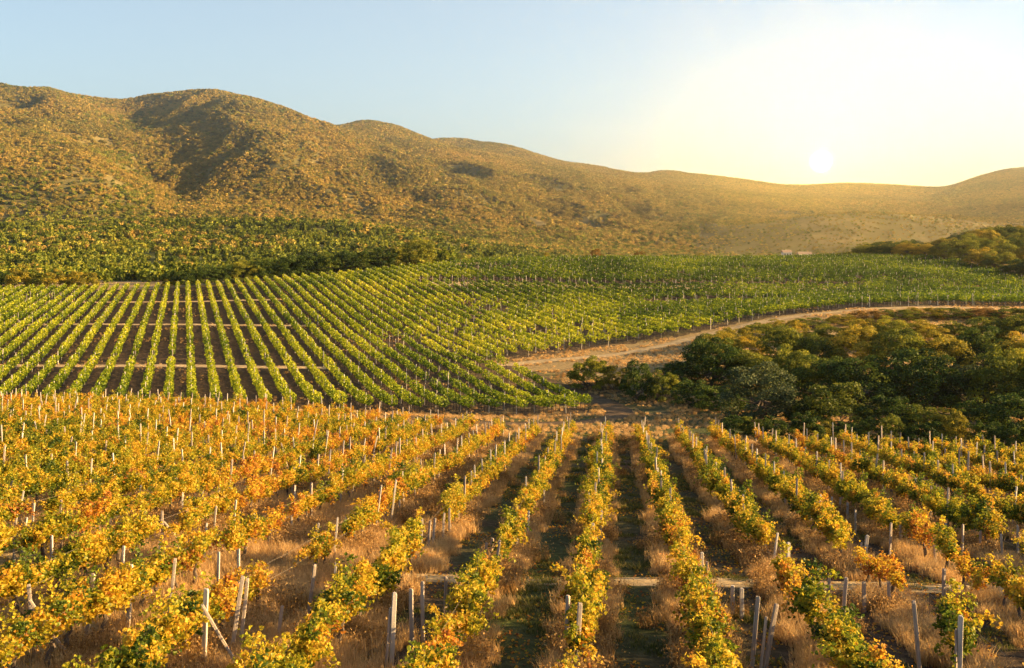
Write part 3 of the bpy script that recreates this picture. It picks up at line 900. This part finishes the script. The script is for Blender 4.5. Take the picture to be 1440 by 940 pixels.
tag(scatter('distant_posts', psrc, P_, rng.normal(0, .3, n1 + n2), scl, idx, tl), 'pale thin posts dotted through the distant vine rows', 'posts', kind='stuff')


# ------------------------------------------------------------------ trees
def tree_meshes(seed, h=7.0, w=7.5, npuff=34, nl=95, ls=.30, bush=False):
    # full crowns that reach low
    rs = np.random.default_rng(seed)
    B = Bag()
    n = 6; tt = np.linspace(0, 1, n); th = h * (.38 if not bush else .22)
    bx = np.cumsum(rs.normal(0, .12, n)); by = np.cumsum(rs.normal(0, .12, n)); bx -= bx[0]; by -= by[0]
    tr = np.stack([bx, by, tt * th - .3], -1)
    B.add(*tube(tr, np.linspace(.24, .15, n) * h / 7, 7))
    puffs = []
    for i in range(npuff):
        skirt = i % 3 == 0
        a = rs.uniform(0, 2 * math.pi); r = w / 2 * math.sqrt(rs.uniform(.5 if skirt else 0, 1)) * .86
        z0 = h * (.05 if bush else .10)
        zt = z0 + (h - z0) * math.sqrt(max(0.04, 1 - (r / (w / 2)) ** 2)) * rs.uniform(.94, 1.0)
        z = z0 + (zt - z0) * (rs.uniform(.04, .5) if skirt else rs.uniform(.25, 1.0) ** .6) * .93
        puffs.append((r * math.cos(a), r * math.sin(a), z, rs.uniform(.55, 1.05) * w / 8))
    for i in range(0, npuff, 3):
        p = np.array(puffs[i][:3]); s0 = tr[rs.integers(2, n)]
        mid = (s0 + p) / 2 + rs.normal(0, .25, 3) - np.array([0, 0, .2])
        B.add(*tube(np.array([s0, (s0 + mid) / 2, mid, (mid + p) / 2 + rs.normal(0, .1, 3), p]), np.linspace(.10, .025, 5) * h / 7, 5))
    LP, LT, NB = [], [], []
    for x, y_, z, r in puffs:
        d = norm(rs.normal(size=(nl, 3))); d[:, 2] = np.where(d[:, 2] < -.3, -d[:, 2], d[:, 2])
        rad = r * rs.uniform(.45, 1.12, (nl, 1)) ** .6 * np.array([1.1, 1.1, .8])
        LP.append(np.array([x, y_, z]) + d * rad); NB.append(d * .8 + np.array([0, 0, .3]))
        LT.append(.5 + rs.normal(0, .16) + rs.normal(0, .12, nl))
    P_ = np.concatenate(LP)
    V_, F_, pf = leaves(P_, ls * rs.uniform(.65, 1.25, len(P_)), np.concatenate(NB), LEAF4, rs)
    return B.mesh('trunk', [M['bark']]), mesh_np('crown', V_, [F_], [M['tree_olive']], np.clip(np.repeat(np.concatenate(LT), pf), 0, 1))


TM = [tree_meshes(200 + i, 7, 7.6, 80, 165, .20) for i in range(5)]
BM = [tree_meshes(230 + i, 4, 5.0, 46, 150, .155, True) for i in range(4)]
TH = [max(v.co.z for v in t[1].vertices) for t in TM]; BH = [max(v.co.z for v in t[1].vertices) for t in BM]


def place_tree(X, Y, h, w, kind, label, group, bush=False, name='tree', cat='tree'):
    i = int(rng.integers(0, 4 if bush else 5))
    (tk, cr), H = (BM[i], BH[i]) if bush else (TM[i], TH[i])
    e = bpy.data.objects.new(name, None); COL.objects.link(e); e.empty_display_size = .3
    e.location = (X, Y, float(zg(X, Y)) - .1); e.rotation_euler = (0, 0, rng.uniform(0, 6.28))
    base_w = 5.6 if bush else 8.4
    e.scale = (w / base_w, w / base_w, h / H)
    tag(e, label, cat, group)
    link('trunk', tk, e); c = link('crown', cr, e)
    c.material_slots[0].link = 'OBJECT'; c.material_slots[0].material = M[kind]
    return e


KW = {'tree_dark': 'dark green', 'tree_olive': 'olive green', 'tree_gold': 'golden', 'tree_grey': 'grey green', 'tree_rust': 'rusty brown'}


def tree_line(lst, wording, group, name='tree', cat='tree'):
    for j, (px_, Y, ytop, wpx, kind, bush) in enumerate(lst):
        X = at(px_, Y); z = float(zg(X, Y)); h = (340 - ytop) / 1400 * Y - z; w = wpx * Y / 1400
        h = max(1.8, h)
        place_tree(X, Y, h, w, kind, ('%s ' + wording) % (KW[kind], ORD[j]), group, bush, name, cat)


g_, o_, d_, y_, r_ = 'tree_grey', 'tree_olive', 'tree_dark', 'tree_gold', 'tree_rust'
tree_line([(828, 126, 500, 72, o_, 1), (868, 124, 512, 50, y_, 1), (900, 118, 503, 66, d_, 1), (932, 117, 520, 60, o_, 1), (955, 124, 505, 80, d_, 0), (975, 112, 530, 70, d_, 1),
           (1015, 108, 540, 90, d_, 1)],
          'bush, %s from the left where the grove meets the dry grass', 'bushes at the left end of the grove', 'bush', 'bush')
tree_line([(1068, 101, 508, 132, g_, 0), (1135, 98, 556, 70, d_, 1), (1180, 96, 535, 112, o_, 1), (1245, 95, 552, 95, d_, 1), (1300, 94, 566, 85, o_, 1), (1328, 92, 572, 60, y_, 1),
           (1372, 92, 558, 100, d_, 1), (1440, 89, 548, 120, d_, 1), (1515, 88, 550, 110, o_, 1), (1590, 86, 555, 110, d_, 1), (1660, 85, 555, 110, o_, 1)],
          'tree, %s from the left in the front tier of the grove', 'front trees of the grove')
tree_line([(1000, 124, 470, 105, d_, 0), (1060, 122, 492, 95, o_, 0), (1118, 118, 482, 90, o_, 0), (1160, 114, 497, 105, d_, 0), (1220, 110, 500, 125, d_, 0), (1290, 110, 488, 130, d_, 0),
           (1352, 112, 505, 105, g_, 0), (1418, 108, 480, 130, o_, 0), (1490, 106, 485, 130, d_, 0), (1565, 104, 490, 130, o_, 0), (1640, 104, 490, 130, d_, 0)],
          'tree, %s from the left in the second tier of the grove', 'second tier of the grove')
tree_line([(1010, 136, 462, 82, y_, 0), (1050, 138, 473, 76, y_, 0), (1105, 134, 455, 92, o_, 0), (1150, 132, 468, 88, o_, 0), (1205, 130, 455, 100, y_, 0), (1262, 128, 460, 104, o_, 0),
           (1322, 126, 470, 105, y_, 0), (1385, 128, 458, 100, d_, 0), (1442, 126, 462, 112, y_, 0), (1500, 124, 460, 110, o_, 0), (1565, 124, 462, 112, d_, 0), (1630, 124, 460, 112, o_, 0)],
          'tree, %s from the left in the sunlit third tier of the grove', 'third tier of the grove')
tree_line([(1125, 152, 462, 70, y_, 1), (1170, 152, 455, 74, o_, 0), (1215, 150, 447, 78, y_, 0), (1258, 148, 443, 84, o_, 0), (1300, 148, 447, 80, y_, 0), (1342, 150, 450, 78, o_, 0), (1388, 150, 444, 84, o_, 0), (1430, 148, 440, 90, o_, 0), (1480, 146, 440, 90, y_, 0), (1540, 146, 440, 90, o_, 0), (1600, 146, 440, 96, y_, 0), (1660, 144, 440, 96, o_, 0)],
          'tree, %s from the left in the back tier of the grove', 'back tier of the grove')
tree_line([(q[0], q[1] + 3, q[2] - 7, q[3] * 1.15, q[4], q[5]) for q in [(1006, 146, 474, 62, o_, 1), (1040, 150, 466, 62, y_, 1), (1074, 155, 460, 62, o_, 1), (1106, 158, 455, 62, y_, 1), (1140, 164, 458, 50, o_, 1), (1182, 166, 451, 54, y_, 1), (1222, 168, 446, 56, r_, 1), (1262, 168, 441, 64, o_, 1), (1300, 170, 440, 60, y_, 1), (1338, 170, 439, 60, o_, 1), (1378, 170, 440, 64, r_, 1), (1418, 168, 438, 66, o_, 1), (1460, 166, 436, 66, y_, 1)]],
          'bush, %s from the left on the dry bank between grove and path', 'bushes on the dry bank behind the grove', 'bush', 'bush')
FB = []
for i in range(20):
    x_ = 1030 + i * 32 + rng.uniform(-8, 8)
    FB.append((x_, float(y_edge(x_)) + 5 + rng.uniform(0, 3), rng.uniform(572, 596), rng.uniform(48, 66), [d_, o_, d_, d_, y_, d_][i % 6], 1))
tree_line(FB, 'low bush, %s from left at the grove foot by the near vines', 'low bushes at the foot of the grove', 'bush', 'bush')
# hedge of dark trees over the left field
L1 = []
for x_, t_, w_, kd in ((238, 392, 22, y_), (262, 383, 40, d_), (292, 376, 40, d_), (318, 378, 36, d_), (342, 370, 42, o_), (372, 366, 44, d_), (402, 363, 46, d_), (432, 360, 46, d_),
                       (462, 358, 46, d_), (490, 357, 44, d_), (515, 354, 42, d_), (540, 351, 40, d_), (562, 349, 36, o_), (590, 338, 54, o_)):
    L1.append((x_, (274 + max(0, x_ - 240) * .075) + 5, t_ - (5 if 250 < x_ else 0), w_ + 8, kd, 0 if x_ > 560 or w_ > 38 else 1))
tree_line(L1, 'tree, %s from the left in the hedge above the green field', 'hedge above the green field')
tree_line([(x_, 268 + 3 * (i % 2), t_, w_, kd, 1) for i, (x_, t_, w_, kd) in enumerate(((-30, 376, 50, o_), (5, 380, 46, d_), (28, 370, 44, y_), (52, 378, 40, o_), (78, 377, 44, y_), (104, 380, 40, y_), (126, 382, 34, y_)))],
          'bush, %s from the left beyond the corner of the green field', 'bushes beyond the left corner of the green field', 'bush', 'bush')
tree_line([(x_, Y_, t_, w_, kd, 1) for x_, Y_, t_, w_, kd in ((645, 330, 358, 14, o_), (768, 345, 354, 14, y_), (838, 347, 349, 20, r_), (900, 350, 352, 20, r_), (985, 352, 355, 22, y_), (1050, 350, 355, 26, o_), (1085, 350, 357, 26, r_))],
          'small round bush, %s from the left on the brow of the far field', 'small bushes on the brow of the far field', 'bush', 'bush')
# wooded knoll at the right
kn = {}
for tier in range(6):
    x_ = 1160 + 9 * (tier % 2)
    while x_ < 1570:
        low = x_ < 1305
        if low and tier > 2: x_ += 30; continue
        bound = np.interp(x_, [1100, 1190, 1300, 1380, 1440, 1570], [343, 338, 318, 287, 258, 250])
        Yj = bound + 7 + tier * (11 if low else 21) + rng.normal(0, 2)
        X = at(x_, Yj); z = float(zg(X, Yj))
        env = np.interp(x_, [1150, 1190, 1230, 1265, 1295, 1312, 1350, 1400, 1440, 1570], [361, 352, 336, 333, 340, 340, 325, 314, 309, 296])
        h = min((340 - env - rng.uniform(0, 5)) / 1400 * Yj - z, rng.uniform(5.5, 8.5)); h = max(2.2, h)
        kd = str(rng.choice([o_, d_, y_, g_], p=[.6, .1, .25, .05]))
        key = ('low spur' if low else 'high part', tier); kn[key] = kn.get(key, 0) + 1
        place_tree(X, Yj, h, rng.uniform(38, 52) * 340 / 1400, kd,
                   '%s tree, %s from left in %s tier on the %s of the knoll' % (KW[kd], ORD[kn[key] - 1], ['front', 'second', 'third', 'fourth', 'fifth', 'sixth'][tier], key[0]), 'trees of the wooded knoll')
        x_ += 27 * rng.uniform(.85, 1.2)


# far woods ---------------------------------------------------------
def lowtree(seed, conifer, mt):
    rs = np.random.default_rng(seed)
    n = 150; LP = []
    if conifer:
        z = rs.uniform(.08, 1, n) ** .85; r = (1 - z) * .30 + .03; a = rs.uniform(0, 6.28, n)
        P_ = np.stack([np.cos(a) * r, np.sin(a) * r, z], -1); nb = np.stack([np.cos(a), np.sin(a), a * 0 + .6], -1); s_ = .17
    else:
        c = rs.uniform(-.3, .3, (9, 3)) + np.array([0, 0, .55]); c[:, 2] = rs.uniform(.3, .72, 9)
        k = rs.integers(0, 9, n); d = norm(rs.normal(size=(n, 3))); d[:, 2] = np.abs(d[:, 2]) * .9 - .2
        P_ = c[k] + d * .26; nb = d * .9; s_ = .20
    V_, F_, pf = leaves(P_, s_ * rs.uniform(.7, 1.3, n), nb, LEAF4, rs)
    tv, tf = tube(np.array([[0, 0, -.1], [0, 0, .3], [0, 0, .6]]), [.04, .03, .015], 4, False)
    B = Bag(); B.add(V_, [F_], np.clip(.5 + rs.normal(0, .14, len(F_)), 0, 1), 0); B.add(tv, tf, .5, 1)
    return B.mesh('far_tree', [mt, M['bark']])


fsrc = [bpy.data.objects.new('fs_%02d' % i, lowtree(300 + i, c, M[mm])) for i, (c, mm) in enumerate(
    [(1, 'pine_leaf'), (1, 'pine_leaf'), (0, 'pine_leaf'), (0, 'pine_leaf'), (0, 'hill_leaf'), (0, 'hill_leaf'), (0, 'hill_leaf')])]
cf = src_collection('far_tree_sources', fsrc)


def wood(name, n, Ya, Yb, size, pick, dens, label):
    # even over the area of the view wedge
    Yt = np.sqrt(rng.uniform(Ya ** 2, Yb ** 2, n)); pxt = rng.uniform(-200, 1640, n); X = at(pxt, Yt)
    k = rng.random(n) < dens(X, Yt, pxt)
    X, Yt, pxt = X[k], Yt[k], pxt[k]
    Z = zg(X, Yt); n = len(X)
    s = size(Yt, pxt) * rng.uniform(.6, 1.35, n) * np.where((pxt > 980) & (Yt > 1150) & (Yt < 1500), .5, 1)
    s3 = np.stack([s * rng.uniform(.9, 1.35, n), s * rng.uniform(.9, 1.35, n), s], -1)
    o = scatter(name, cf, np.stack([X, Yt, Z - .15 * s], -1), rng.uniform(0, 6.28, n), s3, pick(X, Yt, n))
    tag(o, label, 'wood', kind='stuff')


def dens_mid(X, Y, px): return np.where((px < 880 - (Y - 400) * .1) & ~inpoly(X, Y, GREEN) & (zg(X, Y) > -19.5) & ((Y > 480) | (px < 640)), .22 + .78 * (fbm(X / 24, Y / 34, 3) > .45), 0) * (Y > 292)


wood('pine_wood', 35000, 300, 1000, lambda Y, p: 5.0 + 0 * Y, lambda X, Y, n: np.where(rng.random(n) < .97 - .25 * (fbm(X / 60 + 2, Y / 60, 3) > .58), rng.integers(0, 4, n), rng.integers(4, 7, n)), dens_mid,
     'green wood of pines and bushes on the low ridge behind the green field')


def dens_hill(X, Y, px):
    f = fbm(X / 130 + 5, Y / 170, 4); g2 = fbm(X / 40, Y / 60 + 3, 3)
    d = (.6 + .4 * (f + .5 * (g2 - .5) > .40)) * np.where(fbm(X / 45 + 31, Y / 120 + 7, 3) > .70, .25, 1)
    pale = ss(940, 1180, px) * ss(1130, 1230, Y) * (1 - ss(1420, 1620, Y))
    return (d * (1 - pale) + (.5 + .4 * (g2 > .5)) * pale) * np.where((Y < 1400) & (px > 880), .55, 1)


wood('hillside_wood', 430000, 900, 3700, lambda Y, p: np.interp(Y, [900, 2000, 3500], [4.4, 6.2, 9]), lambda X, Y, n: np.where(rng.random(n) < .12 + .3 * (1 - ss(1200, 1500, Y)) + .35 * (X / Y < -.36) * (fbm(X / 150, Y / 200, 2) > .4), rng.integers(2, 4, n), rng.integers(4, 7, n)), dens_hill,
     'scrubby autumn woodland covering the mountain slopes')


# ------------------------------------------------------------------ grasses and weeds
def tuft(seed, n, h, spread, wdt, mt, arch=.35, leafy=0):
    rs = np.random.default_rng(seed); Vs, Fs, Ts = [], [], []; c = 0
    for i in range(n):
        a = rs.uniform(0, 6.28); r = spread * math.sqrt(rs.random()); p = np.array([math.cos(a) * r, math.sin(a) * r, -.03])
        hh = h * rs.uniform(.5, 1.1); b = rs.uniform(0, 6.28); le = arch * hh * rs.uniform(.3, 1.3)
        dv = np.array([math.cos(b), math.sin(b), 0]); sd_ = np.array([-dv[1], dv[0], 0]) * wdt
        p1 = p + dv * le * .3 + np.array([0, 0, hh * .6]); p2 = p + dv * le + np.array([0, 0, hh])
        Vs += [p - sd_, p + sd_, p1 + sd_ * .8, p1 - sd_ * .8, p2]
        Fs.append((c, c + 1, c + 2, c + 3)); Ts.append((c + 3, c + 2, c + 4)); c += 5
    B = Bag(); t = np.clip(rs.normal(.5, .2, n), 0, 1)
    B.add(np.array(Vs), [np.array(Fs)], t); B.F.append(np.array(Ts)); B.T.append(t); B.M.append(np.zeros(n))
    if leafy:
        P_ = np.stack([rs.normal(0, spread * .8, leafy), rs.normal(0, spread * .8, leafy), rs.uniform(.05, h, leafy)], -1)
        V_, F_, pf = leaves(P_, .05 * rs.uniform(.6, 1.4, leafy), None, LEAF4, rs); B.add(V_, [F_], np.clip(rs.normal(.55, .22, leafy), 0, 1))
    return bpy.data.objects.new('tuft_%03d' % seed, B.mesh('tuft', [mt]))


tsrc = [tuft(400 + i, 110, .46, .26, .006, M['dry'], .6) for i in range(3)] + [tuft(410 + i, 90, .50, .28, .006, M['rust'], .35, 180) for i in range(3)] + \
       [tuft(420 + i, 60, .16, .22, .008, M['grass'], .7) for i in range(2)]
ct = src_collection('tuft_sources', tsrc)


def field_pts(n, Ya, Yb, dist):
    n = int(n * 1.36); Yt = np.sqrt(rng.uniform(Ya ** 2, Yb ** 2, n)); pxt = rng.uniform(-300, 1760, n); X = at(pxt, Yt)
    u = X * RN[0] + Yt * RN[1]; du = np.abs(((u - U0 + DU / 2) % DU) - DU / 2)
    k = dist(X, Yt, pxt, du)
    return X[k], Yt[k]


def put_tufts(name, X, Y, ids, s, label, cat):
    n = len(X)
    o = scatter(name, ct, np.stack([X, Y, zg(X, Y)], -1), rng.uniform(0, 6.28, n), s * rng.uniform(.6, 1.35, n), rng.choice(ids, n), rng.normal(0, .12, (n, 2)))
    tag(o, label, cat, kind='stuff')


def d_dry(X, Y, px, du):
    nz = fbm(X / 3.2 + 7, Y / 3.2, 3); f = rng.random(len(X))
    lf = 1 - ss(470, 640, px)
    p = np.where(du < .62, .75, np.where(du < .9, .2, .0)) + lf * .45 * (nz > .42)
    p = p * np.where(nz > .45, 1, .35)
    return (f < p) & (Y < y_edge(px) - .5) & ~near_track(X, Y, .1)


X, Y = field_pts(110000, 20, 108, d_dry)
put_tufts('dry_grass', X, Y, [0, 1, 2], .95, 'straw coloured dry grass along the foot of the near vine rows', 'dry grass')


def d_rust(X, Y, px, du):
    nz = fbm(X / 4 + 30, Y / 4 + 9, 3); f = rng.random(len(X))
    return (f < np.where(du < .62, .75, .03 + .1 * (px < 500)) * (nz > .52)) & (Y < y_edge(px) - .5) & ~near_track(X, Y, .1)


X, Y = field_pts(42000, 20, 108, d_rust)
put_tufts('rusty_weeds', X, Y, [3, 4, 5], 1.05, 'reddish brown weeds growing under the near vines', 'weeds')


def d_grn(X, Y, px, du):
    nz = fbm(X / 2.2 + 60, Y / 2.2 + 9, 3); f = rng.random(len(X))
    return (f < .6 * (nz > .53) * np.where((px < 560) | (px > 1150), .4, 1)) & (du > .6) & (Y < y_edge(px) + 1)


X, Y = field_pts(60000, 20, 95, d_grn)
put_tufts('green_grass', X, Y, [6, 7], 1.0, 'short green grass in patches between the near vine rows', 'grass')
n = 60000
Yt = np.sqrt(rng.uniform(20 ** 2, 62 ** 2, n)); pxt = rng.uniform(-40, 1480, n); X = at(pxt, Yt)
k = fbm(X / 1.6 + 4, Yt / 1.6, 3) > .47
X, Yt = X[k], Yt[k]
V_, F_, pf = leaves(np.stack([X, Yt, zg(X, Yt) + rng.uniform(.01, .05, len(X))], -1), rng.uniform(.06, .13, len(X)), np.array([0, 0, 1.6]))
tag(link('fallen_leaves', mesh_np('fallen_leaves', V_, [F_], [M['vine']], np.clip(rng.normal(.74, .16, len(F_)), 0, 1))), 'dry fallen vine leaves scattered over the near aisles', 'fallen leaves', kind='stuff')
# valley and banks
n = 260000
Yt = np.sqrt(rng.uniform(84 ** 2, 345 ** 2, n)); pxt = rng.uniform(-200, 1700, n); X = at(pxt, Yt)
nz = fbm(X / 7, Yt / 7, 3)
k = (~inpoly(X, Yt, GREEN) & (Yt > y_edge(pxt) + .3) & (Yt < 200) & (nz > .38) & ~near_track(X, Yt, .0)) | (inpoly(X, Yt, GREEN) & (nz > .60) & (rng.random(n) < .25))
put_tufts('bank_grass', X[k], Yt[k], [0, 1, 2, 0, 3, 6], .56, 'dry pale grass on the valley floor and the banks of the path', 'dry grass')


# ------------------------------------------------------------------ farm houses far off in the valley
def mprin(name, c, r=.8):
    m = mat(name); b = nd(m, 'ShaderNodeBsdfPrincipled'); b.inputs['Roughness'].default_value = r
    n = nd(m, 'ShaderNodeTexNoise'); n.inputs['Scale'].default_value = .6; n.inputs['Detail'].default_value = 5
    rr = ramp(m, [(.3, tuple(x * .8 for x in c)), (.7, c)]); m.node_tree.links.new(n.outputs['Fac'], rr.inputs[0]); m.node_tree.links.new(rr.outputs[0], b.inputs['Base Color'])
    o = nd(m, 'ShaderNodeOutputMaterial'); m.node_tree.links.new(b.outputs[0], o.inputs[0]); return m


MW, MR, MG = mprin('white_plaster', (.75, .72, .68)), mprin('clay_roof', (.36, .25, .19)), mprin('dark_glass', (.05, .06, .07), .2)


def boxm(name, x0, x1, y0, y1, z0, z1, m, parent):
    V_ = np.array([(x, y, z) for z in (z0, z1) for x, y in ((x0, y0), (x1, y0), (x1, y1), (x0, y1))])
    F_ = np.array([[0, 3, 2, 1], [4, 5, 6, 7], [0, 1, 5, 4], [1, 2, 6, 5], [2, 3, 7, 6], [3, 0, 4, 7]])
    return link(name, mesh_np(name, V_, [F_], [m], np.full(6, .5)), parent)


for px_, Yh, w_, h_, lab in ((1106, 760, 6.5, 8.0, 'small white farmhouse far off in the valley, left of the pair'), (1131, 775, 10, 6.4, 'long low white farmhouse far off in the valley, right of the pair')):
    X = at(px_, Yh)
    e = bpy.data.objects.new('farmhouse', None); COL.objects.link(e); e.location = (X, Yh, float(zg(X, Yh)))
    tag(e, lab, 'house')
    zt = h_
    boxm('wall', -w_ / 2, w_ / 2, -3, 3, -1, zt, MW, e)
    Vr = np.array([(-w_ / 2 - .4, -3.4, zt), (w_ / 2 + .4, -3.4, zt), (w_ / 2 + .4, 3.4, zt), (-w_ / 2 - .4, 3.4, zt), (-w_ / 2 - .4, 0, zt + 2), (w_ / 2 + .4, 0, zt + 2)])
    link('roof', mesh_np('roof', Vr, [np.array([[0, 1, 5, 4], [2, 3, 4, 5], [0, 3, 2, 1]]), np.array([[0, 4, 3], [1, 2, 5]])], [MR], np.full(5, .5)), e)
    for q in (-.3, 0.02, .3):
        boxm('window', q * w_ - .5, q * w_ + .5, -3.05, -2.9, zt - 2.0, zt - .8, MG, e)

# ------------------------------------------------------------------ haze
m = bpy.data.materials.new('haze'); m.use_nodes = True; m.node_tree.nodes.clear()
pv = nd(m, 'ShaderNodeVolumePrincipled'); pv.inputs['Color'].default_value = (.97, .90, .76, 1); pv.inputs['Density'].default_value = .00013; pv.inputs['Anisotropy'].default_value = .86
o = nd(m, 'ShaderNodeOutputMaterial'); m.node_tree.links.new(pv.outputs[0], o.inputs['Volume'])
hz = boxm('haze', -9000, 9000, -80, 6250, -60, 400, m, None)
tag(hz, 'pale golden haze filling the valley air', 'haze', kind='stuff')
